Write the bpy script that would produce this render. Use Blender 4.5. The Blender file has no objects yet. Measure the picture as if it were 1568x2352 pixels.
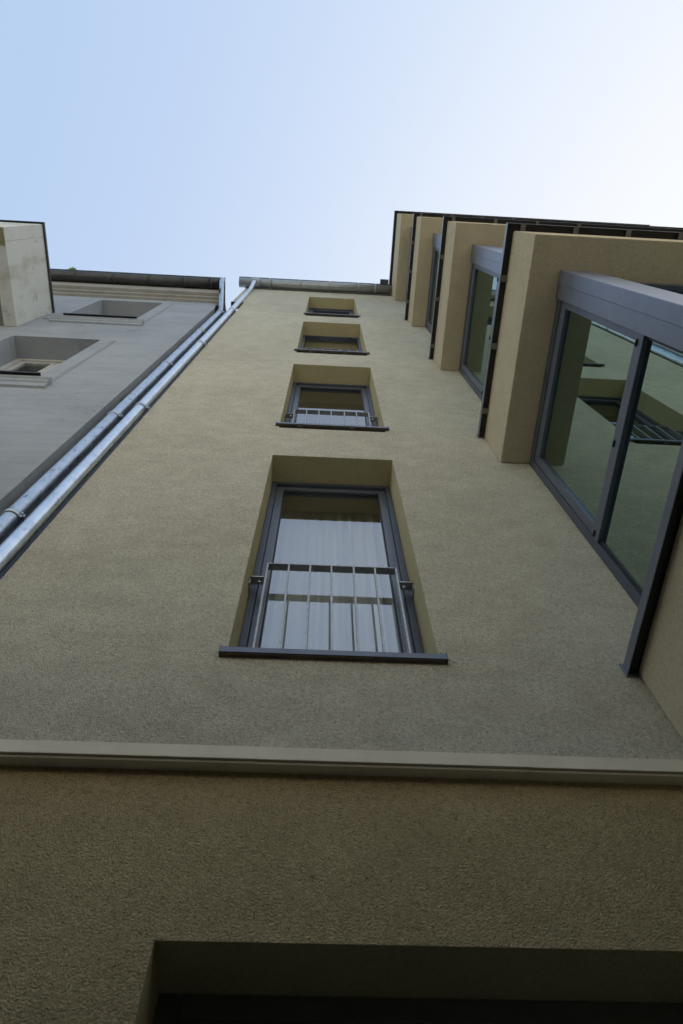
import bpy, bmesh, math, random
from mathutils import Vector, Matrix
random.seed(7)
R = math.radians
scene = bpy.context.scene
col = scene.collection

# ------------------------------------------------------------------ camera
S, ZO = 1.65, 1.30            # one model unit = distance lens-to-wall; lens height above ground
YAW, PITCH, ROLL = 0.0819, 1.1506, 0.0333
FPX = 1587.29 / 1568.0        # focal length / picture width
def cam_axes():
    cy, sy, cp, sp = math.cos(YAW), math.sin(YAW), math.cos(PITCH), math.sin(PITCH)
    f = Vector((sy*cp, cy*cp, sp)); r = Vector((cy, -sy, 0)); d = f.cross(r)
    cr, sr = math.cos(ROLL), math.sin(ROLL)
    return r*cr + d*sr, d*cr - r*sr, f
cr_, cd_, cf_ = cam_axes()
cam = bpy.data.cameras.new('camera')
cam.sensor_fit = 'HORIZONTAL'; cam.sensor_width = 24.0; cam.lens = 24.0*FPX
cam.clip_start = 0.05; cam.clip_end = 2000
cam.dof.use_dof = True; cam.dof.focus_distance = 4.2; cam.dof.aperture_fstop = 5.0
co = bpy.data.objects.new('camera', cam); col.objects.link(co)
M = Matrix((cr_, -cd_, -cf_)).transposed().to_4x4()
M.translation = (0, -S, ZO)
co.matrix_world = M
scene.camera = co

# ------------------------------------------------------------------ light
SUN_EL, SUN_ROT = R(32), R(70)
w = bpy.data.worlds.new('World'); scene.world = w; w.use_nodes = True
nt = w.node_tree; nt.nodes.clear()
sky = nt.nodes.new('ShaderNodeTexSky'); sky.sky_type = 'NISHITA'; sky.sun_disc = False
sky.sun_elevation = SUN_EL; sky.sun_rotation = SUN_ROT
sky.air_density = 1.2; sky.dust_density = 7.5; sky.ozone_density = 1.0
bg = nt.nodes.new('ShaderNodeBackground'); bg.inputs['Strength'].default_value = 0.15
wo = nt.nodes.new('ShaderNodeOutputWorld')
# hazy summer sky: the bright side rolls off softly towards white, as milky air does
SKY_K, SKY_GAIN = (5.4, 5.85, 7.2), (1.63, 1.665, 1.72)
sep = nt.nodes.new('ShaderNodeSeparateColor'); com = nt.nodes.new('ShaderNodeCombineColor')
nt.links.new(sky.outputs[0], sep.inputs[0])
kn = []
for i in range(3):
    m1 = nt.nodes.new('ShaderNodeMath'); m1.operation = 'MULTIPLY'; m1.inputs[1].default_value = -SKY_K[i]*.15
    m2 = nt.nodes.new('ShaderNodeMath'); m2.operation = 'EXPONENT'
    m3 = nt.nodes.new('ShaderNodeMath'); m3.operation = 'MULTIPLY_ADD'; m3.inputs[1].default_value = -SKY_GAIN[i]; m3.inputs[2].default_value = SKY_GAIN[i]
    nt.links.new(sep.outputs[i], m1.inputs[0]); nt.links.new(m1.outputs[0], m2.inputs[0]); nt.links.new(m2.outputs[0], m3.inputs[0])
    nt.links.new(m3.outputs[0], com.inputs[i]); kn.append(m1)
nt.links.new(com.outputs[0], bg.inputs[0]); nt.links.new(bg.outputs[0], wo.inputs[0])
sl = bpy.data.lights.new('sun', 'SUN'); sl.energy = 5.0; sl.angle = R(0.5); sl.color = (1, .93, .82)
so = bpy.data.objects.new('sun', sl); col.objects.link(so)
sd = Vector((math.sin(SUN_ROT)*math.cos(SUN_EL), math.cos(SUN_ROT)*math.cos(SUN_EL), math.sin(SUN_EL)))
so.rotation_euler = sd.to_track_quat('Z', 'Y').to_euler(); so.location = (30, 20, 40)
vs = scene.view_settings
vs.view_transform = 'Standard'; vs.look = 'None'; vs.gamma = 1; vs.use_curve_mapping = False
vs.exposure = 2.0

# ------------------------------------------------------------------ materials
def newmat(name):
    m = bpy.data.materials.new(name); m.use_nodes = True
    t = m.node_tree; b = t.nodes['Principled BSDF']
    return m, t, b
def node(t, kind, **kw):
    n = t.nodes.new(kind)
    for k, v in kw.items(): setattr(n, k, v)
    return n
def noise(t, vec, scale, detail=3, rough=.55):
    n = node(t, 'ShaderNodeTexNoise')
    n.inputs['Scale'].default_value = scale; n.inputs['Detail'].default_value = detail
    n.inputs['Roughness'].default_value = rough
    t.links.new(vec, n.inputs['Vector']); return n.outputs['Fac']
def ramp(t, fac, stops):
    r = node(t, 'ShaderNodeValToRGB'); e = r.color_ramp.elements
    while len(e) < len(stops): e.new(.5)
    for el, (p, c) in zip(e, stops):
        el.position = p; el.color = (c, c, c, 1) if not isinstance(c, tuple) else (*c, 1)
    t.links.new(fac, r.inputs['Fac']); return r.outputs['Color']
def mix(t, a, b, fac, mode='MIX'):
    n = node(t, 'ShaderNodeMix', data_type='RGBA', blend_type=mode)
    for s, v in ((n.inputs['Factor'], fac), (n.inputs[6], a), (n.inputs[7], b)):
        if hasattr(v, 'is_output'): t.links.new(v, s)
        elif isinstance(v, tuple): s.default_value = (*v, 1)
        else: s.default_value = v
    return n.outputs[2]
def wpos(t, sc=(1, 1, 1)):
    g = node(t, 'ShaderNodeNewGeometry'); mp = node(t, 'ShaderNodeMapping')
    mp.inputs['Scale'].default_value = sc
    t.links.new(g.outputs['Position'], mp.inputs['Vector']); return mp.outputs['Vector']
def bump(t, b, h, dist, strength=1.0):
    n = node(t, 'ShaderNodeBump'); n.inputs['Distance'].default_value = dist
    n.inputs['Strength'].default_value = strength
    t.links.new(h, n.inputs['Height']); t.links.new(n.outputs['Normal'], b.inputs['Normal']); return n
def add(t, a, b, m=1.0):
    n = node(t, 'ShaderNodeMath', operation='MULTIPLY_ADD'); t.links.new(b, n.inputs[0])
    n.inputs[1].default_value = m; t.links.new(a, n.inputs[2]); return n.outputs[0]

def plaster(name, base, dark, grain=1.0, depth=.010, speck=.9, patch=False):
    m, t, b = newmat(name); p = wpos(t)
    g1 = noise(t, p, 190*grain, 3, .65); g2 = noise(t, p, 62*grain, 4, .72)
    v = node(t, 'ShaderNodeTexVoronoi', feature='F1'); v.inputs['Scale'].default_value = 170*grain
    t.links.new(p, v.inputs['Vector'])
    c1 = noise(t, wpos(t, (1, 1, 1.5)), 5.0, 8, .74)          # cloudy trowel patches
    c2 = noise(t, p, .9, 5, .6)
    k = ramp(t, add(t, c1, c2, .7), [(.70, 0.0), (1.02, 1.0)])
    cc = mix(t, dark, base, k)
    sp = ramp(t, add(t, g1, g2, 1.3), [(.85, .40), (1.15, .92), (1.42, 1.22)])  # darker speckle where the grain noise is low
    md = ramp(t, add(t, noise(t, wpos(t, (1, 1, .8)), 46*grain, 5, .8), noise(t, p, 95*grain, 3, .6), .8), [(.66, .66), (.90, .97), (1.12, 1.16)])   # clumps of coarse grain
    cc = mix(t, cc, md, speck*.8, 'MULTIPLY')
    b_ = mix(t, cc, sp, speck, 'MULTIPLY')
    if patch:                                                # a pale scuff from an old repair
        vd = node(t, 'ShaderNodeVectorMath', operation='DISTANCE'); vd.inputs[1].default_value = (.74, 0, 3.30)
        t.links.new(p, vd.inputs[0])
        pm = node(t, 'ShaderNodeMath', operation='MULTIPLY_ADD'); pm.inputs[1].default_value = -3.4; pm.inputs[2].default_value = .42
        t.links.new(vd.outputs['Value'], pm.inputs[0])
        b_ = mix(t, b_, (.66, .63, .50), ramp(t, add(t, pm.outputs[0], noise(t, p, 16, 6, .7), .9), [(.55, 0.), (.72, .5)]))
    t.links.new(b_, b.inputs['Base Color'])
    b.inputs['Roughness'].default_value = .95; b.inputs['Specular IOR Level'].default_value = .15
    bump(t, b, add(t, add(t, g1, noise(t, p, 105*grain, 4, .75), .9), v.outputs['Distance'], -.6), depth, 1.0)
    return m
M_PL = plaster('beige_plaster', (.625, .60, .495), (.50, .476, .385), patch=True)
M_PLBAY = plaster('tan_bay_plaster', (.58, .51, .36), (.51, .45, .315), 1.3, .004, .45)
M_PLB = plaster('ground_floor_plaster', (.56, .455, .26), (.44, .355, .20), 1.0, .012)  # browner ground-floor coat, its colour also darkened to deepen shade near the ground
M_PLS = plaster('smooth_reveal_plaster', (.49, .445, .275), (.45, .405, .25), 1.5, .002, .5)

def old_plaster():
    m, t, b = newmat('grey_old_plaster'); p = wpos(t)
    st = noise(t, wpos(t, (.7, .7, 5)), 2.2, 6, .65)
    cl = noise(t, p, 1.1, 4, .6)
    c = mix(t, (.275, .305, .34), (.36, .392, .43), ramp(t, add(t, cl, st, .7), [(.6, 0.), (1.05, 1.)]))
    wv = node(t, 'ShaderNodeTexNoise'); wv.inputs['Scale'].default_value = 3.2; wv.inputs['Detail'].default_value = 4
    t.links.new(wpos(t, (1, 1, 2.6)), wv.inputs['Vector'])
    crack = ramp(t, wv.outputs['Fac'], [(.487, 1.), (.497, .72), (.503, .72), (.513, 1.)])
    mask = ramp(t, noise(t, p, .9, 2), [(.5, 0.), (.62, 1.)])
    cr = mix(t, (1, 1, 1), crack, mask)
    c = mix(t, c, cr, 1.0, 'MULTIPLY')
    spots = ramp(t, noise(t, p, 4.2, 1, .3), [(.2, .45), (.235, 1.)])
    c = mix(t, c, spots, .8, 'MULTIPLY')
    t.links.new(c, b.inputs['Base Color']); b.inputs['Roughness'].default_value = .9
    b.inputs['Specular IOR Level'].default_value = .2
    bump(t, b, add(t, noise(t, p, 30, 4, .6), noise(t, wpos(t, (1, 1, 4)), 5, 4), 2.), .004, .7)
    return m
M_OLD = old_plaster()

def balcony_mat():
    m, t, b = newmat('stained_white_plaster'); p = wpos(t)
    base = mix(t, (.60, .62, .60), (.68, .70, .68), noise(t, p, 2.0, 4))
    stain = ramp(t, noise(t, wpos(t, (1, 1.4, .55)), 2.6, 6, .62), [(.5, 0.), (.66, 1.)])
    c = mix(t, base, mix(t, base, (.36, .36, .24), .5), stain)
    dark = ramp(t, noise(t, wpos(t, (1, 1, .8)), 5.5, 5, .6), [(.60, 0.), (.70, 1.)])
    c = mix(t, c, mix(t, c, (.22, .23, .18), .5), dark)
    t.links.new(c, b.inputs['Base Color']); b.inputs['Roughness'].default_value = .9
    bump(t, b, noise(t, p, 18, 4), .004, .6); return m
M_BALC = balcony_mat()

def simple(name, c1, c2, scale, rough, metal=0.0, bd=0.0, spec=.5, aniso=(1, 1, 1)):
    m, t, b = newmat(name); p = wpos(t, aniso); n = noise(t, p, scale, 5, .62)
    t.links.new(mix(t, c1, c2, ramp(t, n, [(.35, 0.), (.68, 1.)])), b.inputs['Base Color'])
    b.inputs['Metallic'].default_value = metal; b.inputs['Specular IOR Level'].default_value = spec
    rr = node(t, 'ShaderNodeMapRange'); rr.inputs['To Min'].default_value = rough*.8; rr.inputs['To Max'].default_value = rough*1.25
    t.links.new(n, rr.inputs['Value']); t.links.new(rr.outputs[0], b.inputs['Roughness'])
    if bd: bump(t, b, n, bd, .6)
    return m
M_FRAME = simple('slate_grey_coated_metal', (.085, .10, .135), (.105, .122, .16), 6, .42, .35)
M_POST = simple('satin_grey_aluminium', (.19, .213, .275), (.235, .26, .325), 3.5, .36, .55)
M_SASH = simple('slate_grey_sash', (.125, .143, .185), (.145, .165, .21), 6, .40, .35)
M_SILL = simple('grey_sill_metal', (.11, .122, .16), (.145, .157, .195), 9, .38, .45, aniso=(1, 1, 1))
M_BSILL = simple('bay_sill_metal', (.17, .19, .24), (.21, .23, .285), 9, .36, .45)
M_DARK = simple('black_flashing', (.018, .02, .022), (.035, .037, .04), 7, .5, .2)
M_RAIL = simple('galvanised_bar', (.30, .32, .34), (.48, .50, .52), 55, .48, .7, .0006)
M_CLIP = simple('bare_clip_metal', (.15, .15, .145), (.22, .22, .21), 20, .5, .5)
M_STEEL = simple('bright_steel', (.45, .46, .47), (.6, .6, .61), 30, .35, .9)
M_STONE = simple('band_stucco', (.68, .64, .52), (.76, .72, .60), 7, .85, 0, .002, .2)
M_BROWN = simple('dark_joint_filler', (.07, .06, .045), (.12, .10, .075), 12, .9)
M_SHEET = simple('blue_grey_joint_sheet', (.05, .065, .10), (.085, .105, .15), 5, .5, .4)
M_DOOR = simple('black_door_paint', (.13, .135, .135), (.16, .165, .165), 8, .4, .1)
M_ROOF = simple('roof_metal', (.10, .11, .115), (.16, .17, .175), 4, .5, .5)
M_ROOM = simple('room_paint', (.16, .15, .13), (.20, .19, .165), 2, .9)
M_BALS = simple('grey_slab_soffit', (.17, .17, .155), (.24, .24, .22), 4, .9, 0, .003)
M_MOSS = simple('mossy_edge', (.22, .20, .09), (.33, .31, .20), 14, .95, 0, .006)
M_WOOD = simple('window_white_paint', (.42, .43, .42), (.52, .53, .51), 9, .6)
M_PAVE = simple('courtyard_paving', (.14, .135, .125), (.22, .21, .19), 3, .9, 0, .004)
M_REAR = simple('rear_plaster', (.44, .43, .39), (.52, .51, .46), 1.5, .9)
M_TAN = simple('tan_blocker_paint', (.20, .15, .085), (.26, .195, .11), 6, .9, 0, .004)
M_CORN = simple('beige_cornice', (.31, .305, .285), (.385, .38, .35), 5, .9, 0, .003, .2)
M_LEAF = simple('weed_leaf', (.10, .26, .035), (.16, .36, .06), 30, .6)

def zinc(name, c1, c2, rough, dirt):
    m, t, b = newmat(name); p = wpos(t)
    sp = noise(t, p, 9, 6, .65); sk = noise(t, wpos(t, (6, 6, .6)), 5, 5, .6)
    c = mix(t, c1, c2, ramp(t, sp, [(.35, 0.), (.65, 1.)]))
    d = ramp(t, noise(t, wpos(t, (3, 3, .9)), 11, 7, .7), [(.56, 0.), (.66, 1.)])
    dd = node(t, 'ShaderNodeMath', operation='MULTIPLY'); dd.inputs[1].default_value = dirt
    t.links.new(d, dd.inputs[0])
    c = mix(t, c, (.10, .11, .12), dd.outputs[0])
    t.links.new(c, b.inputs['Base Color']); b.inputs['Metallic'].default_value = 1.0
    rr = node(t, 'ShaderNodeMapRange'); rr.inputs['To Min'].default_value = rough*.55; rr.inputs['To Max'].default_value = rough*1.6
    t.links.new(add(t, sk, sp, .3), rr.inputs['Value']); t.links.new(rr.outputs[0], b.inputs['Roughness'])
    bump(t, b, add(t, sk, sp, .5), .0015, .35)
    return m
M_ZN = zinc('bright_zinc', (.56, .62, .70), (.74, .80, .87), .26, .45)
M_ZNW = zinc('weathered_zinc', (.40, .47, .56), (.55, .62, .71), .36, .85)
M_GUT = zinc('dull_galvanised', (.38, .41, .43), (.45, .48, .50), .40, .25)
M_GUTD = zinc('dark_aged_zinc', (.10, .105, .11), (.135, .14, .145), .45, .25)

def glass(name, trans, gl, ior, rough=.0):
    m = bpy.data.materials.new(name); m.use_nodes = True; t = m.node_tree; t.nodes.clear()
    o = node(t, 'ShaderNodeOutputMaterial'); mx = node(t, 'ShaderNodeMixShader')
    tr = node(t, 'ShaderNodeBsdfTransparent'); tr.inputs[0].default_value = (*trans, 1)
    g = node(t, 'ShaderNodeBsdfGlossy'); g.inputs['Color'].default_value = (*gl, 1); g.inputs['Roughness'].default_value = rough
    fr = node(t, 'ShaderNodeFresnel'); fr.inputs['IOR'].default_value = ior
    n = node(t, 'ShaderNodeBump'); n.inputs['Distance'].default_value = .002; n.inputs['Strength'].default_value = .12
    t.links.new(noise(t, wpos(t), 2.2, 1), n.inputs['Height'])
    t.links.new(n.outputs[0], g.inputs['Normal'])
    ge = node(t, 'ShaderNodeNewGeometry'); fm = node(t, 'ShaderNodeMath', operation='MULTIPLY_ADD')   # reflect on the outward face only
    ng = node(t, 'ShaderNodeMath', operation='MULTIPLY'); ng.inputs[1].default_value = -1.0
    t.links.new(fr.outputs[0], ng.inputs[0]); t.links.new(ng.outputs[0], fm.inputs[0]); t.links.new(ge.outputs['Backfacing'], fm.inputs[1]); t.links.new(fr.outputs[0], fm.inputs[2])
    t.links.new(fm.outputs[0], mx.inputs[0]); t.links.new(tr.outputs[0], mx.inputs[1]); t.links.new(g.outputs[0], mx.inputs[2])
    t.links.new(mx.outputs[0], o.inputs[0]); return m
M_GLASS = glass('window_glass', (.80, .82, .81), (.97, .97, 1.0), 3.3)
M_GLASSG = glass('green_glass', (.28, .37, .34), (.74, .98, .94), 6.0)

def curtain_mat():
    m, t, b = newmat('sheer_white_cloth'); b.inputs['Base Color'].default_value = (.8, .79, .77, 1)
    b.inputs['Roughness'].default_value = .9
    t.links.new(mix(t, (.86, .85, .83), (.90, .89, .87), noise(t, wpos(t), 20, 2)), b.inputs['Base Color'])
    return m
M_CURT = curtain_mat()
M_CURT.node_tree.nodes['Principled BSDF'].inputs['Specular IOR Level'].default_value = .1

# ------------------------------------------------------------------ builders
WORLD = {}
def W(x, y, z): return Vector((x*S, y*S, z*S + ZO))
class MB:
    def __init__(s): s.bm = bmesh.new()
    def box(s, x0, x1, y0, y1, z0, z1, bev=0.0, rot=None, pivot=None):
        b = bmesh.new()
        bmesh.ops.create_cube(b, size=1)
        for v in b.verts:
            v.co = W(x0 if v.co.x < 0 else x1, y0 if v.co.y < 0 else y1, z0 if v.co.z < 0 else z1)
        if bev: bmesh.ops.bevel(b, geom=b.edges[:], offset=bev, segments=2, affect='EDGES', profile=.6)
        if rot is not None:
            pv = W(*pivot)
            for v in b.verts: v.co = pv + rot @ (v.co - pv)
        s.merge(b)
    def merge(s, b):
        me = bpy.data.meshes.new('tmp'); b.to_mesh(me); b.free(); s.bm.from_mesh(me); bpy.data.meshes.remove(me)
    def tube(s, pts, r, seg=24, cap=True):
        pts = [W(*p) for p in pts]; rings = []
        rs = r if isinstance(r, (list, tuple)) else [r]*len(pts)
        prev = None
        for i, p in enumerate(pts):
            a = pts[max(i-1, 0)]; c = pts[min(i+1, len(pts)-1)]; d = (c-a).normalized()
            if prev is None:
                u = d.orthogonal().normalized()
            else:
                u = (prev - d*prev.dot(d)).normalized()
            prev = u; v = d.cross(u)
            rings.append([s.bm.verts.new(p + (u*math.cos(2*math.pi*k/seg) + v*math.sin(2*math.pi*k/seg))*rs[i]*S) for k in range(seg)])
        for a, b in zip(rings, rings[1:]):
            for k in range(seg):
                f = s.bm.faces.new((a[k], a[(k+1) % seg], b[(k+1) % seg], b[k])); f.smooth = True
        if cap:
            s.bm.faces.new(rings[0][::-1]); s.bm.faces.new(rings[-1])
    def prof_x(s, prof, x0, x1, smooth=False):   # closed profile of (y,z), extruded along x
        a = [s.bm.verts.new(W(x0, y, z)) for y, z in prof]; b = [s.bm.verts.new(W(x1, y, z)) for y, z in prof]
        n = len(prof)
        for i in range(n):
            f = s.bm.faces.new((a[i], a[(i+1) % n], b[(i+1) % n], b[i])); f.smooth = smooth
        s.bm.faces.new(a[::-1]); s.bm.faces.new(b)
    def prof_z(s, prof, z0, z1):                 # closed profile of (x,y), extruded along z
        a = [s.bm.verts.new(W(x, y, z0)) for x, y in prof]; b = [s.bm.verts.new(W(x, y, z1)) for x, y in prof]
        n = len(prof)
        for i in range(n): s.bm.faces.new((a[i], a[(i+1) % n], b[(i+1) % n], b[i]))
        s.bm.faces.new(a[::-1]); s.bm.faces.new(b)
    def grid_wall(s, xs, zs, holes, y0, y1, split=None, fine=0):
        xs = sorted(set(xs)); zs = sorted(set(zs))
        def hole(i, j):
            if i < 0 or j < 0 or i >= len(xs)-1 or j >= len(zs)-1: return True
            cx, cz = (xs[i]+xs[i+1])/2, (zs[j]+zs[j+1])/2
            return any(a < cx < b and c < cz < d for a, b, c, d in holes)
        V = {}
        def v(i, j, y):
            k = (i, j, y)
            if k not in V: V[k] = s.bm.verts.new(W(xs[i], y, zs[j]))
            return V[k]
        for i in range(len(xs)-1):
            for j in range(len(zs)-1):
                if hole(i, j): continue
                s.bm.faces.new((v(i, j, y0), v(i+1, j, y0), v(i+1, j+1, y0), v(i, j+1, y0)))
                s.bm.faces.new((v(i, j, y1), v(i, j+1, y1), v(i+1, j+1, y1), v(i+1, j, y1)))
                for di, dj, q in ((-1, 0, ((i, j), (i, j+1))), (1, 0, ((i+1, j+1), (i+1, j))), (0, -1, ((i+1, j), (i, j))), (0, 1, ((i, j+1), (i+1, j+1)))):
                    if hole(i+di, j+dj):
                        (a, b), (c, d) = q
                        f = s.bm.faces.new((v(a, b, y0), v(c, d, y0), v(c, d, y1), v(a, b, y1)))
                        f.material_index = 1 if split else 0
    def build(s, name, mat, parent=None, label=None, bev=0.0):
        bm = s.bm
        bmesh.ops.recalc_face_normals(bm, faces=bm.faces[:])
        if bev: bmesh.ops.bevel(bm, geom=bm.edges[:], offset=bev, segments=2, affect='EDGES')
        lo = Vector((min(v.co[i] for v in bm.verts) for i in range(3)))
        hi = Vector((max(v.co[i] for v in bm.verts) for i in range(3)))
        o0 = Vector(((lo.x+hi.x)/2, (lo.y+hi.y)/2, lo.z))
        for v in bm.verts: v.co -= o0
        me = bpy.data.meshes.new(name); bm.to_mesh(me); bm.free()
        for m in (mat if isinstance(mat, (list, tuple)) else [mat]): me.materials.append(m)
        o = bpy.data.objects.new(name, me); col.objects.link(o)
        WORLD[o] = o0
        if parent is not None:
            o.parent = parent; o.location = o0 - WORLD[parent]
        else: o.location = o0
        if label: o['label'] = label
        return o
def thing(name, label, cat, loc, group=None):
    o = bpy.data.objects.new(name, None); col.objects.link(o); o.empty_display_size = .3
    o.location = loc; WORLD[o] = Vector(loc); tag(o, label, cat, group); return o
def tag(o, label, cat, group=None):
    o['label'] = label; o['category'] = cat
    if group: o['group'] = group
def struct(o): o['kind'] = 'structure'; return o

G = -ZO/S                      # ground level in model units
F = 1.8477                     # storey height
XB, XW, XS = .7877, .9125, .757
YB, YW, YP = -.934, -.81, -.706
YS = YB - (XB - XS)
ZB = [2.8457, 2.8457+F, 2.8457+2*F, 8.406]
ZP = [1.366+k*F for k in range(4)]
ZR = 9.047
XL, XR, REV = -.2053, .3081, .1227
ZL = [2.8206, 2.8206+F, 2.8206+2*F, 8.3534]
ZS = [1.3708, 1.3708+F, 1.3708+2*F, 6.8853]
ME = -.873                     # left edge of the main wall
TH = .26                       # wall thickness

# ------------------------------------------------------------------ ground
g = MB(); g.box(-60, 60, -60, 60, G-.1, G)
struct(g.build('ground', M_PAVE))

# ------------------------------------------------------------------ main building
main = thing('apartment_building', 'beige rendered apartment block with a column of four windows and stacked corner bays at right', 'building', W(0, .5, G))
DX0, DX1, DZ = -.214, .70, .673
wall = MB()
holes = [(XL, XR, ZS[k], ZL[k]) for k in range(4)] + [(DX0, DX1, G, DZ)]
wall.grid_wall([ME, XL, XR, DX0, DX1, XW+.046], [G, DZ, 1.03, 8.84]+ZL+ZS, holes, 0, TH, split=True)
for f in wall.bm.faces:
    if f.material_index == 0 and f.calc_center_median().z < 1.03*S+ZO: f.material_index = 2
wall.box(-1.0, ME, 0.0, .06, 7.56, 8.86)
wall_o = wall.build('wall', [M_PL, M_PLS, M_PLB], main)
ef = MB(); ef.box(-1.004, ME-.002, -.006, .062, 7.535, 7.558); ef.build('joint_flashing', M_DARK, main)
js = MB(); js.box(-1.10, ME, .085, .10, G, 7.5); js.build('joint_sheet', M_SHEET, main)
# string course: flat fascia with a small lower lip
for xa, xb in ((ME, -.515), (-.5147, -.095), (-.0947, .43), (.4303, XB-.0005)):
    sc = MB(); dz_ = random.uniform(-.0008, .0008); dy_ = random.uniform(-.0003, .0003)
    sc.prof_x([(.0, 1.047+dz_), (-.030+dy_, 1.041+dz_), (-.030+dy_, 1.009+dz_), (-.0215+dy_, 1.0095+dz_), (-.0215+dy_, 1.0055+dz_), (-.0255+dy_, 1.0060+dz_), (-.0235, 1.0030+dz_), (-.004, 1.0045+dz_), (.0, 1.0045+dz_)], xa, xb)
    sc.build('string_course', M_STONE, main)

def ring_y(mb, x0, x1, z0, z1, wd, y0, y1, bev=.003):     # rectangular frame lying in an xz plane
    mb.box(x0, x0+wd, y0, y1, z0, z1, bev); mb.box(x1-wd, x1, y0, y1, z0, z1, bev)
    mb.box(x0+wd+.0004, x1-wd-.0004, y0, y1, z1-wd, z1, bev); mb.box(x0+wd+.0004, x1-wd-.0004, y0, y1, z0, z0+wd, bev)
WL = ['lowest facade window with white curtain and low bar railing', 'second facade window from below with low bar railing',
      'third facade window from below, its sash tilted inwards', 'topmost facade window under the gutter']
for k in range(4):
    z0, z1 = ZS[k]+.012, ZL[k]-.0006; x0, x1 = XL+.0006, XR-.0006
    fr = MB(); ring_y(fr, x0, x1, z0, z1, .022, REV, REV+.045)
    win = fr.build('window', M_FRAME, main, WL[k])
    sx0, sx1, sz0, sz1 = x0+.0225, x1-.0225, z0+.0225, z1-.0225
    rot = Matrix.Rotation(R(-7.0), 3, 'X') if k == 2 else None
    piv = ((x0+x1)/2, REV+.03, sz0)
    sa = MB()
    wd = .031; y0, y1 = REV+.014, REV+.05
    for q in ((sx0, sx0+wd, sz0, sz1), (sx1-wd, sx1, sz0, sz1), (sx0+wd+.0004, sx1-wd-.0004, sz1-wd, sz1), (sx0+wd+.0004, sx1-wd-.0004, sz0, sz0+wd)):
        sa.box(q[0], q[1], y0, y1, q[2], q[3], .004, rot, piv)
    sa.build('sash', M_SASH, win)
    pa = MB(); pa.box(sx0+wd-.002, sx1-wd+.002, REV+.028, REV+.034, sz0+wd-.002, sz1-wd+.002, 0, rot, piv)
    pa.build('pane', M_GLASS, win)
    ga = MB()
    for q in ((sx0+wd, sx0+wd+.005, sz0+wd, sz1-wd), (sx1-wd-.005, sx1-wd, sz0+wd, sz1-wd), (sx0+wd, sx1-wd, sz1-wd-.006, sz1-wd), (sx0+wd, sx1-wd, sz0+wd, sz0+wd+.005)):
        ga.box(q[0], q[1], REV+.0245, REV+.0275, q[2], q[3], 0, rot, piv)
    ga.build('seal', M_DARK, win)
    if k == 2:
        hi = MB(); hi.box(sx1-.075, sx1-.045, REV+.0, REV+.012, sz1-.012, sz1-.006, 0); hi.build('hinge', M_DARK, win)
    # sill: sloping sheet, front lip and upturned end caps
    si = MB(); ys = -.0145; zt = ZS[k]*1.0135
    si.prof_x([(REV+.0, zt+.012), (ys, zt), (ys, zt-.019), (ys+.0022, zt-.019), (ys+.0022, zt-.0035), (REV, zt+.0085)], XL-.0145, XR+.0155)
    for xa, xb in ((XL-.0168, XL-.0148), (XR+.0158, XR+.0178)):
        si.box(xa, xb, ys-.001, .0, zt-.024, zt+.010, .0008)
    for xa, xb in ((XL-.0148, XL-.0005), (XR+.0005, XR+.0158)):
        si.box(xa, xb, -.0095, -.0006, zt+.0055, zt+.010, .0005)
    si.build('sill', M_SILL, win)
    un = MB(); un.box(XL-.012, XR+.012, -.0115, -.0005, zt-.022, zt-.006); un.build('sill_underlay', M_BROWN, win)
    if k:
        for fx in ((.21, .67) if k < 3 else (.77,)):
            xc = XL-.0115 + fx*(XR-XL+.023)
            cl = MB(); cl.box(xc-.013, xc+.013, ys-.0012, .0, zt-.0245, zt-.0205, .0005); cl.box(xc-.013, xc+.013, ys-.0012, ys-.0002, zt-.0245, zt-.010, 0); cl.build('clip', M_CLIP, win)
    # low railing of flat bars between the reveals
    ry0, ry1 = .080, .1055; rzt = 1.995 + k*F if k < 3 else ZS[3]+.55
    ra = MB(); bx = [-.156 + i*(.2595+.156)/6 for i in range(7)]
    ra.box(bx[0]-.004, bx[-1]+.004, ry0, ry1, rzt-.0045, rzt, .0015)
    for i, b in enumerate(bx):
        ra.box(b-.003, b+.003, ry0+.0005, ry0+.014 if 0 < i < 6 else ry1, ZS[k]+.03, rzt-.0047, .0012)
    ra.box(bx[0]-.004, bx[-1]+.004, ry0+.001, ry1-.003, ZS[k]+.0255, ZS[k]+.0297, .001)
    ra.build('railing', M_RAIL, win)
    for sgn in (-1, 1):
        xo = XL+.0007 if sgn < 0 else XR-.0007; xi = bx[0]-.0045 if sgn < 0 else bx[-1]+.0045
        zc = rzt-.095
        br = MB(); a, b = min(xo, xi), max(xo, xi)
        br.box(a, b, ry0-.002, ry1+.002, zc-.003, zc+.0012, .001)
        wa, wb = (xo, xo+.0035) if sgn < 0 else (xo-.0035, xo)
        br.box(wa, wb, ry0+.003, REV-.001, zc-.034, zc-.0035, .0008)
        m_ = (xi + (-.014 if sgn < 0 else .014))
        br.tube([(m_, ry0+.013, zc-.013), (m_, ry0+.013, zc-.0034)], .0055, 6)
        br.build('railing_bracket', M_STEEL, win)
        bo = MB(); bo.tube([(m_, ry0+.013, zc-.0085-.011), (m_, ry0+.013, zc-.0131)], [.0045, .008], 16); bo.build('bolt', M_STEEL, win)

# entrance at the foot of the picture
dr = MB(); ring_y(dr, DX0+.001, DX1-.001, G+.002, DZ-.001, .035, REV, REV+.06)
door = dr.build('door', M_DOOR, main)
for xa, xb in ((DX0+.0365, .24), (.2435, DX1-.0365)):
    dp = MB(); dp.box(xa, xb, REV+.02, REV+.045, G+.01, DZ-.0365, .003); dp.build('door_leaf', M_DOOR, door)
dh = MB(); dh.tube([(.215, REV+.005, G+.62), (.215, REV-.015, G+.62), (.17, REV-.015, G+.62)], .006, 12); dh.build('handle', M_STEEL, door)

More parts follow.
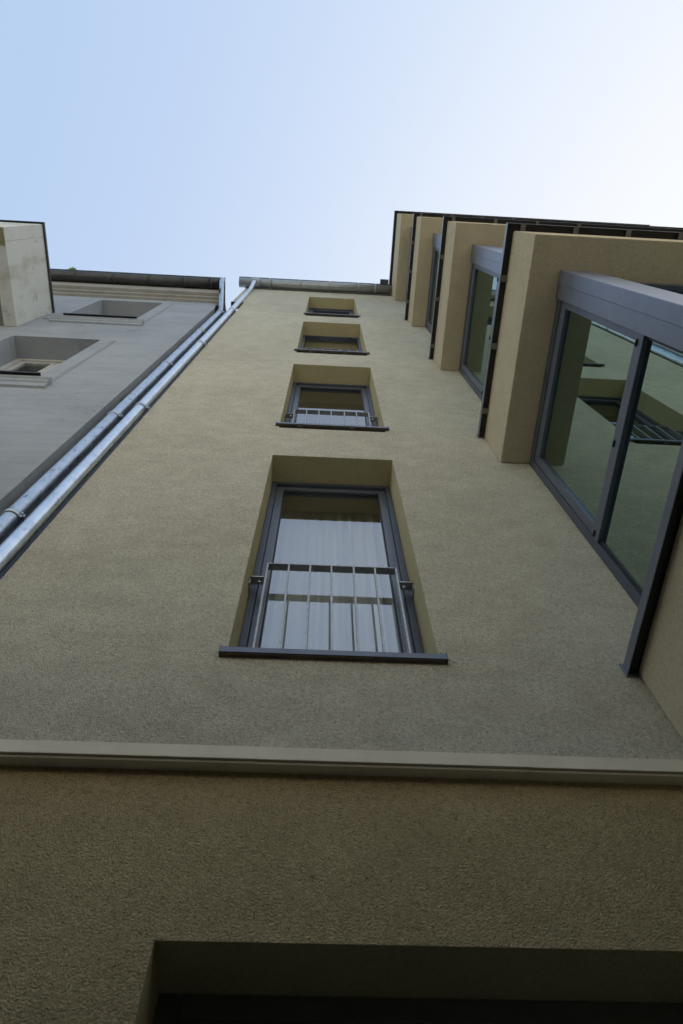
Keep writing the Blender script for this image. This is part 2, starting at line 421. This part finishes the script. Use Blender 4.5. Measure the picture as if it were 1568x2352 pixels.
# bay: stacked solid bands, glazed corners between
XE = 5.2
bw = MB()
bands = [(G, ZP[0]-.006), (ZB[0], ZP[1]-.006), (ZB[1], ZP[2]-.006), (ZB[2], ZP[3]-.006), (ZB[3], ZR-.012)]
for i, (a, b) in enumerate(bands):
    xe = 3.85 if i == 4 else XE
    pr = [(XB, -.0006 if i else -.0006), (XB, YB), (xe, YB), (xe, -.0006)]
    bw.prof_z(pr, a, b)
bay_wall = bw.build('bay_wall', M_PLBAY, main, bev=.006)
def L_strip(mb, xo, yo, xi, yi, z0, z1, xe, yend=-.0012):   # L-shaped strip running along the bay's side and end
    mb.prof_z([(xo, yend), (xo, yo), (xe, yo), (xe, yi), (xi, yi), (xi, yend)], z0, z1)
BL = ['lowest and largest bay window', 'second bay window from below', 'third bay window from below', 'topmost bay window']
for k in range(4):
    z0, z1 = ZP[k]+.0, ZB[k]-.0008
    fr = MB(); fx0, fx1 = XW, XW+.045
    def fy(y0, y1, za, zb, dx=0, b=.003): fr.box(fx0+dx, fx1, min(y0, y1), max(y0, y1), za, zb, b)
    fy(-.0012, -.034, z0, z1); fy(-.0345, YP+.0005, z1-.050, z1); fy(-.0345, YP+.0005, z0, z0+.05)
    bay = fr.build('bay_window', M_FRAME, main, BL[k])
    tz = 2.0 + k*F if k < 3 else 7.58
    sa = MB()                                        # upper sash and lower glazing bead
    x0 = XW+.004
    for y0, y1, za, zb in ((-.069, -.036, tz+.052, z1-.052), (YP+.003, YP+.030, tz+.052, z1-.052), (YP+.0305, -.0695, z1-.107, z1-.052), (YP+.0305, -.0695, tz+.052, tz+.070)):
        sa.box(x0, fx1-.004, y0, y1, za, zb, .003)
    sa.build('sash', M_SASH, bay)
    for y0, y1, za, zb in ((-.046, -.0355, z0+.051, tz-.003), (YP+.002, YP+.014, z0+.051, tz-.003)):
        lb = MB(); lb.box(x0+.004, fx1-.004, y0, y1, za, zb, .002); lb.build('glazing_bead', M_DARK, bay)
    tr = MB(); tr.box(XW-.003, fx1+.004, YP+.0006, -.0346, tz+.002, tz+.0505, .004); tr.build('transom', M_SASH, bay)
    for y in (-.675, -.365, -.055):
        oc = MB(); oc.tube([(XW-.0055, y-.011, tz+.036), (XW-.0055, y+.011, tz+.036)], .0036, 10); oc.build('drain_cap', M_DARK, bay)
    for a, b, nm in ((tz+.069, z1-.106, 'upper'), (z0+.05, tz+.001, 'lower')):
        pn = MB(); pn.box(XW+.016 if nm == 'upper' else XW+.012, XW+.022 if nm == 'upper' else XW+.018, YP+.013 if nm == 'lower' else YP+.029, -.045 if nm == 'lower' else -.0685, a, b); pn.build('pane', M_GLASSG, bay)
    # corner post: broad aluminium casing with a shadow groove
    po = MB(); po.box(XW-.006, XW+.05, YP, YP-.050, z0, z1-.0003, .004); po.box(XW-.009, XW+.128, YW, YP-.0515, z0, z1-.0003, .004)
    po.build('corner_post', M_POST, bay)
    xe = 3.70 if k == 3 else XE-.1
    en = MB()                                        # frame of the glazing round the corner
    en.box(XW+.130, xe, YW+.03, YW+.075, z1-.06, z1, .003); en.box(XW+.130, xe, YW+.03, YW+.075, z0, z0+.06, .003)
    xx = XW+.13
    while xx < xe-.2:
        en.box(xx, xx+.06, YW+.031, YW+.074, z0+.0605, z1-.0605, .003); xx += .78
    en.build('end_frame', M_FRAME, bay)
    ep = MB(); ep.box(XW+.15, xe, YW+.05, YW+.056, z0+.05, z1-.05); ep.build('end_pane', M_GLASSG, bay)
    # sill flashing round the corner, dark underside, clips
    si = MB(); zt = ZP[k]+.010
    L_strip(si, XS, YS, XS+.0022, YS+.0022, zt-.028, zt-.0005, xe)
    L_strip(si, XS, YS, XW-.001, YW-.001, zt-.0004, zt+.0016, xe)
    si.box(XS-.004, XS+.026, -.0045, -.0012, zt-.034, zt+.014, .0006)
    si.build('sill', M_BSILL, bay)
    ud = MB(); L_strip(ud, XS+.003, YS+.003, XB+.02, YB+.02, zt-.0155, zt-.0007, xe-.01); ud.build('sill_underlay', M_DARK, bay)
    ys_ = {0: [-.13, -.44, -.74], 1: [-.136, -.442, -.737], 2: [-.10, -.426, -.705], 3: [-.179, -.452, -.708]}[k]
    for y in (ys_ if k else ys_[2:2]):
        cl = MB(); cl.box(XS-.0008, XB, y-.014, y+.014, zt-.0305, zt-.0285, .0004); cl.box(XS-.0012, XS-.0002, y-.014, y+.014, zt-.0305, zt-.012, 0); cl.build('clip', M_CLIP, bay)
    for i in range(4):
        x = .825 + (.23 if k == 1 else .285)*i
        cl = MB(); cl.box(x-.011, x+.011, YS-.0008, YB, zt-.0305, zt-.0285, .0004); cl.build('clip', M_CLIP, bay)
# roof edge of the topmost bay
rc = MB()
L_strip(rc, XS, YS, XS+.004, YS+.004, ZR-.05, ZR, 3.87)
rc.box(XS, 3.87, YS, .3, ZR+.0006, ZR+.008)
L_strip(rc, XS+.0045, YS+.0045, XB-.001, YB-.001, ZR-.036, ZR-.0004, 3.86)
rc.build('bay_coping', M_DARK, main)
ee = MB(); ee.box(.655, XS-.002, -.16, -.02, 9.10, 9.112, .001); ee.box(.650, .6548, -.165, -.02, 9.085, 9.135, .001); ee.box(.655, XS-.002, -.166, -.161, 9.085, 9.135, .001)
ee.build('eave_flashing', M_ROOF, main)

def half_gutter(x0, x1, yc, zc, r, mat, parent, joints, wall_t=.003):
    n = 18
    out = [(yc - r*math.cos(math.pi*i/n), zc - r*math.sin(math.pi*i/n)) for i in range(n+1)]
    inn = [(yc - (r-wall_t)*math.cos(math.pi*i/n), zc - (r-wall_t)*math.sin(math.pi*i/n)) for i in range(n, -1, -1)]
    mb = MB(); mb.prof_x(out+inn, x0, x1, True)
    cap = [(yc - r*.999*math.cos(math.pi*i/n), zc - r*.999*math.sin(math.pi*i/n)) for i in range(n+1)]
    mb.prof_x(cap, x0-.004, x0-.0002); mb.prof_x(cap, x1+.0002, x1+.004)
    g_ = mb.build('gutter', mat, parent)
    be = MB(); be.tube([(x0-.005, yc-r, zc+.003), (x1+.005, yc-r, zc+.003)], .0075, 12); be.build('front_bead', M_DARK, g_)
    for x in joints:
        jb = MB(); rr = r+.0085
        o2 = [(yc - rr*math.cos(math.pi*i/n), zc - rr*math.sin(math.pi*i/n)) for i in range(n+1)]
        i2 = [(yc - (r+.0004)*math.cos(math.pi*i/n), zc - (r+.0004)*math.sin(math.pi*i/n)) for i in range(n, -1, -1)]
        jb.prof_x(o2+i2, x-.009, x+.009, True); jb.build('gutter_strap', mat, g_)
    return g_
def arc(p0, p1, p2, n=8):
    a, b, c = map(Vector, (p0, p1, p2))
    return [tuple(a*(1-t)**2 + b*2*t*(1-t) + c*t*t) for t in [i/n for i in range(n+1)]]
def clamp(x, y, z, r, parent):
    c = MB(); c.tube([(x, y, z-.010), (x, y, z-.009), (x, y, z+.009), (x, y, z+.010)], [r+.0005, r+.004, r+.004, r+.0005], 28)
    c.tube([(x, y, z+.011), (x, y, z+.018)], r+.0022, 28)
    c.box(x+r+.002, x+r+.018, y-.010, y-.004, z-.008, z+.008, .0008); c.box(x+r+.002, x+r+.018, y-.0025, y+.0035, z-.008, z+.008, .0008)
    c.tube([(x+r+.011, y-.022, z), (x+r+.011, y+.012, z)], .003, 8)
    c.tube([(x, y+r, z), (x, y+r+.06, z)], .004, 8)
    return c.build('clamp', M_ZNW, parent)
half_gutter(-1.075, XB-.006, -.0635, 8.90, .060, M_GUT, main, [-.70, -.335, .03, .37, .575])
P2X, P2Y, P2R = -.914, -.010, .0272
dp = MB()
dp.tube([(-.884, -.092, 8.875), (-.888, -.088, 8.84)] + arc((-.893, -.078, 8.80), (-.905, -.035, 8.68), (P2X, P2Y, 8.50), 8) + [(P2X, P2Y, z) for z in (8.3, 7, 5, 3, 1, G+.02)], P2R, 32)
pipe = dp.build('drainpipe', M_ZN, main)
oc = MB(); oc.tube([(-.889, -.087, 8.825), (-.888, -.089, 8.84), (-.884, -.092, 8.885)], [.029, .033, .046], 28)
rg = [(-.0635 - .0632*math.cos(math.pi*i/18), 8.90 - .0632*math.sin(math.pi*i/18)) for i in range(19)]; rg += [(-.0635 - .0605*math.cos(math.pi*i/18), 8.90 - .0605*math.sin(math.pi*i/18)) for i in range(18, -1, -1)]
oc.prof_x(rg, -.945, -.825, True); oc.build('outlet', M_GUT, pipe)
for z in (1.66, 3.396, 5.124, 6.87): clamp(P2X, P2Y, z, P2R, pipe)
# roof and rooms
rf = MB(); rf.prof_x([(-.02, 8.845), (-.02, 8.87), (2.2, 10.4), (4.4, 8.87), (4.4, 8.845)], -1.0, XB-.02); rf.build('roof', M_ROOF, main)
it = MB()
for k in range(5):
    zf = (ZP[k] if k < 4 else 8.8)
    if k < 4: it.box(ME+.02, XE-.1, TH+.001, 2.6, zf-.30, zf-.16)
it.box(ME+.02, XE-.1, TH+.001, 2.6, 8.46, 8.83)
it.box(ME+.02, XE-.1, 2.601, 2.7, G, 8.83); it.box(XE-.09, XE, YB+.2, 2.6, G, 8.35)
it.box(ME+.001, ME+.019, TH+.001, 2.6, G, 8.83); it.box(.72, .76, TH+.001, 2.6, G, 8.45)
it.build('interior', M_ROOM, main)

# ------------------------------------------------------------------ older neighbour at left
old = thing('older_building', 'grey older building with cornice, deep windows and a walled balcony, left of the drainpipes', 'building', W(-3, .5, G))
LE = -1.105
AX0, AX1 = -2.255, -1.642
lw = MB()
lh = [(AX0, AX1, 5.95, 7.24), (AX0-.02, AX1, 3.855, 5.18), (AX0-.02, AX1, 1.8, 3.1)]
lw.grid_wall([LE, -5.5, AX0, AX0-.02, AX1], [G, 7.42, 5.95, 7.24, 3.855, 5.18, 1.8, 3.1], lh, 0, .30)
lw.build('wall', M_OLD, old)
cn = MB(); cn.prof_x([(.0, 7.395), (-.026, 7.40), (-.026, 7.445), (-.030, 7.45), (-.054, 7.452), (-.054, 7.505), (-.058, 7.51), (-.090, 7.515), (-.098, 7.56), (-.098, 7.74), (0, 7.74)], -5.5, LE+.002)
cn.build('cornice', M_CORN, old)
bb = MB(); bb.box(LE+.004, LE+.012, -.15, .02, 7.36, 7.76); bb.box(LE+.004, LE+.03, -.02, .05, 7.10, 7.36); bb.build('verge_board', M_DARK, old)
half_gutter(-5.5, LE+.012, -.158, 7.745, .058, M_GUTD, old, [-3.05, -2.665, -2.26, -1.88, -1.515, -1.23])
P1X, P1Y, P1R = -1.030, .020, .0283
lp = MB()
lp.tube(arc((-1.113, -.205, 7.715), (-1.113, -.205, 7.66), (-1.105, -.180, 7.59), 6) + arc((-1.050, -.004, 7.13), (-1.042, P1Y, 7.06), (P1X, P1Y, 6.96), 6) + [(P1X, P1Y, z) for z in (6.5, 5, 3, 1, G+.02)], [.024]*13 + [.026] + [P1R]*5, 30)
lpo = lp.build('drainpipe', M_ZNW, old)
for z in (2.129, 3.325, 4.52, 5.787, 6.90): clamp(P1X, P1Y, z, P1R, lpo)
for k, (wx0, wz0, wz1) in enumerate(((AX0, 5.95, 7.24), (AX0-.02, 3.855, 5.18), (AX0-.02, 1.8, 3.1))):
    fr = MB(); ring_y(fr, wx0+.001, AX1-.001, wz0+.001, wz1-.001, .05, .165, .21, .004)
    wn = fr.build('window', M_WOOD, old, ['upper deep window under the cornice', 'lower deep window below the balcony', 'lowest deep window'][k])
    sa = MB(); ring_y(sa, wx0+.052, (wx0+AX1)/2-.001, wz0+.052, wz1-.052, .035, .175, .20, .003); ring_y(sa, (wx0+AX1)/2+.001, AX1-.052, wz0+.052, wz1-.052, .035, .175, .20, .003)
    sa.build('sash', M_WOOD, wn)
    pn = MB(); pn.box(wx0+.08, AX1-.08, .186, .19, wz0+.08, wz1-.08); pn.build('pane', M_GLASS, wn)
    for a, b, sg in ((AX1, AX1+.112, 1), (wx0-.112, wx0, -1)):
        su = MB(); su.box(a, b, -.004, -.0005, wz0-.0, wz1-.02, .002)
        if sg > 0: su.box(a+.055, b-.012, -.0065, -.0038, wz0, wz1-.02, .002)
        else: su.box(a+.012, b-.055, -.0065, -.0038, wz0, wz1-.02, .002)
        su.build('surround', M_OLD, wn)
    ss = MB(); ss.prof_x([(0, wz0-.002), (-.040, wz0-.006), (-.040, wz0-.03), (-.030, wz0-.04), (-.028, wz0-.065), (-.018, wz0-.075), (-.014, wz0-.12), (0, wz0-.125)], wx0-.010, AX1+.125)
    ss.build('sill_moulding', M_OLD, wn)
    sf = MB(); sf.box(wx0+.07, AX1+.062, -.056, -.001, wz0+.0005, wz0+.008, .001); sf.box(wx0+.07, AX1-.001, -.0005, .16, wz0+.0005, wz0+.008, .001); sf.box(wx0+.07, AX1+.062, -.058, -.0565, wz0-.012, wz0+.008, .0005); sf.build('sill', M_DARK, wn)
# balcony box
bx0, bx1, by, bz0, bz1 = -5.5, -2.402, -.72, 5.535, 6.30
bm_ = MB(); bm_.box(bx0, bx1, by, by+.10, bz0+.0, bz1, .006); bm_.box(bx1-.10, bx1-.0002, by+.1005, -.0006, bz0, bz1, .006)
bal = bm_.build('balcony', M_BALC, old)
sb = MB(); sb.box(bx0, bx1-.101, by+.101, -.0006, bz0+.004, bz0+.10); sb.build('slab', M_BALS, bal)
me = MB(); me.box(bx0, bx1-.002, by+.004, by+.13, bz0-.006, bz0-.0005, .003); me.build('drip_edge', M_MOSS, bal)
cp = MB(); cp.box(bx0, bx1+.012, by-.014, by+.112, bz1+.0005, bz1+.012, .002); cp.box(bx1-.112, bx1+.012, by+.1125, -.001, bz1+.0005, bz1+.012, .002)
cp.box(bx0, bx1+.012, by-.016, by-.0145, bz1-.02, bz1+.012); cp.box(bx1+.0122, bx1+.0137, by-.016, -.001, bz1-.02, bz1+.012)
cp.build('coping', M_DARK, bal)
lr = MB(); lr.prof_x([(-.10, 7.742), (-.10, 7.76), (2.2, 9.0), (4.4, 7.76), (4.4, 7.742)], -5.5, LE); lr.build('roof', M_ROOF, old)
li = MB(); li.box(-5.4, LE-.05, 1.6, 1.7, G, 7.4); li.box(-5.4, LE-.05, .301, 1.6, 5.4, 5.6); li.box(-5.4, LE-.05, .301, 1.6, 3.3, 3.5); li.box(-5.4, LE-.05, .301, 1.6, 7.35, 7.40)
li.build('interior', M_ROOM, old)

# ------------------------------------------------------------------ curtain and weed
cu = MB(); nx = 140; xa, xb = -.215, .30; top, bot = 2.90, ZS[0]-.05
rows = [bot + (top-bot)*j/8 for j in range(9)]
grid = []
for j, z in enumerate(rows):
    row = []
    for i in range(nx+1):
        u = i/nx; x = xa + (xb-xa)*u
        am = .25 + .75*min(1, max(0, (u-.3)/.25))
        a = am*(.022*math.sin(u*62 + 1.5*math.sin(u*9)) + .007*math.sin(u*97+2))
        row.append(cu.bm.verts.new(W(x + .006*math.sin(j*.6+u*20)*(1-j/8), .285 + a*(.7+.3*(1-j/8)), z)))
    grid.append(row)
for a, b in zip(grid, grid[1:]):
    for i in range(nx):
        f = cu.bm.faces.new((a[i], a[i+1], b[i+1], b[i])); f.smooth = True
cuo = cu.build('curtain', M_CURT); tag(cuo, 'white sheer curtain hanging in folds behind the lowest facade window', 'curtain')
wd_ = MB(); bx, by_, bz = -2.73, -.205, 7.752
for i in range(34):
    a = random.uniform(0, 6.28); e = random.uniform(.25, 1.4); L = random.uniform(.035, .085)
    d = Vector((math.cos(a)*math.cos(e), math.sin(a)*math.cos(e)*.5 - .35, math.sin(e))).normalized()
    p0 = Vector((bx+random.uniform(-.03, .03), by_+random.uniform(-.006, .006), bz+random.uniform(0, .02))); p1 = p0 + d*L
    sd_ = d.cross(Vector((.2, .5, 1))).normalized()*.014
    m1 = p0 + d*L*.6
    vs_ = [wd_.bm.verts.new(W(*q)) for q in (p0, m1+sd_, p1, m1-sd_)]; wd_.bm.faces.new(vs_)
wo_ = wd_.build('weed', M_LEAF); tag(wo_, 'small green weed sprouting from the dark left gutter', 'plant')

# ------------------------------------------------------------------ unseen buildings added to shape the courtyard light
rear = thing('added_rear_building', 'unseen plain house added across the courtyard to shape its light', 'building', W(0, -7, G))  # unseen house put in to cover low sky and bounce sunlight
rw = MB(); xs_ = [-12, 12]; zs_ = [G, 6.2]; rh = []
for i in range(8):
    for k in range(4):
        a = -11 + i*3; z = .4+k*1.55; rh.append((a, a+.7, z, z+1.0)); xs_ += [a, a+.7]; zs_ += [z, z+1.0]
rw.grid_wall(xs_, zs_, rh, -6.0, -6.25); rw.build('wall', M_REAR, rear)
rr_ = MB(); rr_.prof_x([(-5.85, 6.2), (-8, 7.2), (-10, 6.2)], -12, 12); rr_.build('roof', M_ROOF, rear)
rb = MB(); rb.box(-12, 12, -9.9, -8, G, 6.15); rb.build('interior', M_ROOM, rear)
for (a, b, c, d) in rh:
    f_ = MB(); ring_y(f_, a+.001, b-.001, c+.001, d-.001, .05, -6.15, -6.1, 0); f_ = f_.build('window', M_WOOD, rear)
    p_ = MB(); p_.box(a+.05, b-.05, -6.13, -6.12, c+.05, d-.05); p_.build('pane', M_GLASS, f_)

row = thing('added_row_building', 'unseen plain row house added beyond the bays to hold back the sun', 'building', W(14, 2, G))  # unseen row, added to keep sun off the lower rear house
sw = MB(); sw.box(XE+.02, 26, 0, 4.4, G, 8.84); sw.build('wall', M_REAR, row)
sr = MB(); sr.prof_x([(-.05, 8.845), (-.05, 8.87), (2.2, 10.4), (4.4, 8.87), (4.4, 8.845)], XE+.02, 26); sr.build('roof', M_ROOF, row)

blocker = thing('added_light_blocker', 'unseen tan block added close behind the viewer to shade the lower facade', 'building', W(0, -2, G))  # unseen block, placed to shade the foot of the facade
aw = MB(); aw.box(-4.5, 4.5, -2.6, -1.43, G, 1.52); aw.build('wall', M_TAN, blocker)
ar = MB(); ar.box(-4.55, 4.55, -2.6, -1.43, 1.521, 1.55); ar.build('roof', M_ROOF, blocker)
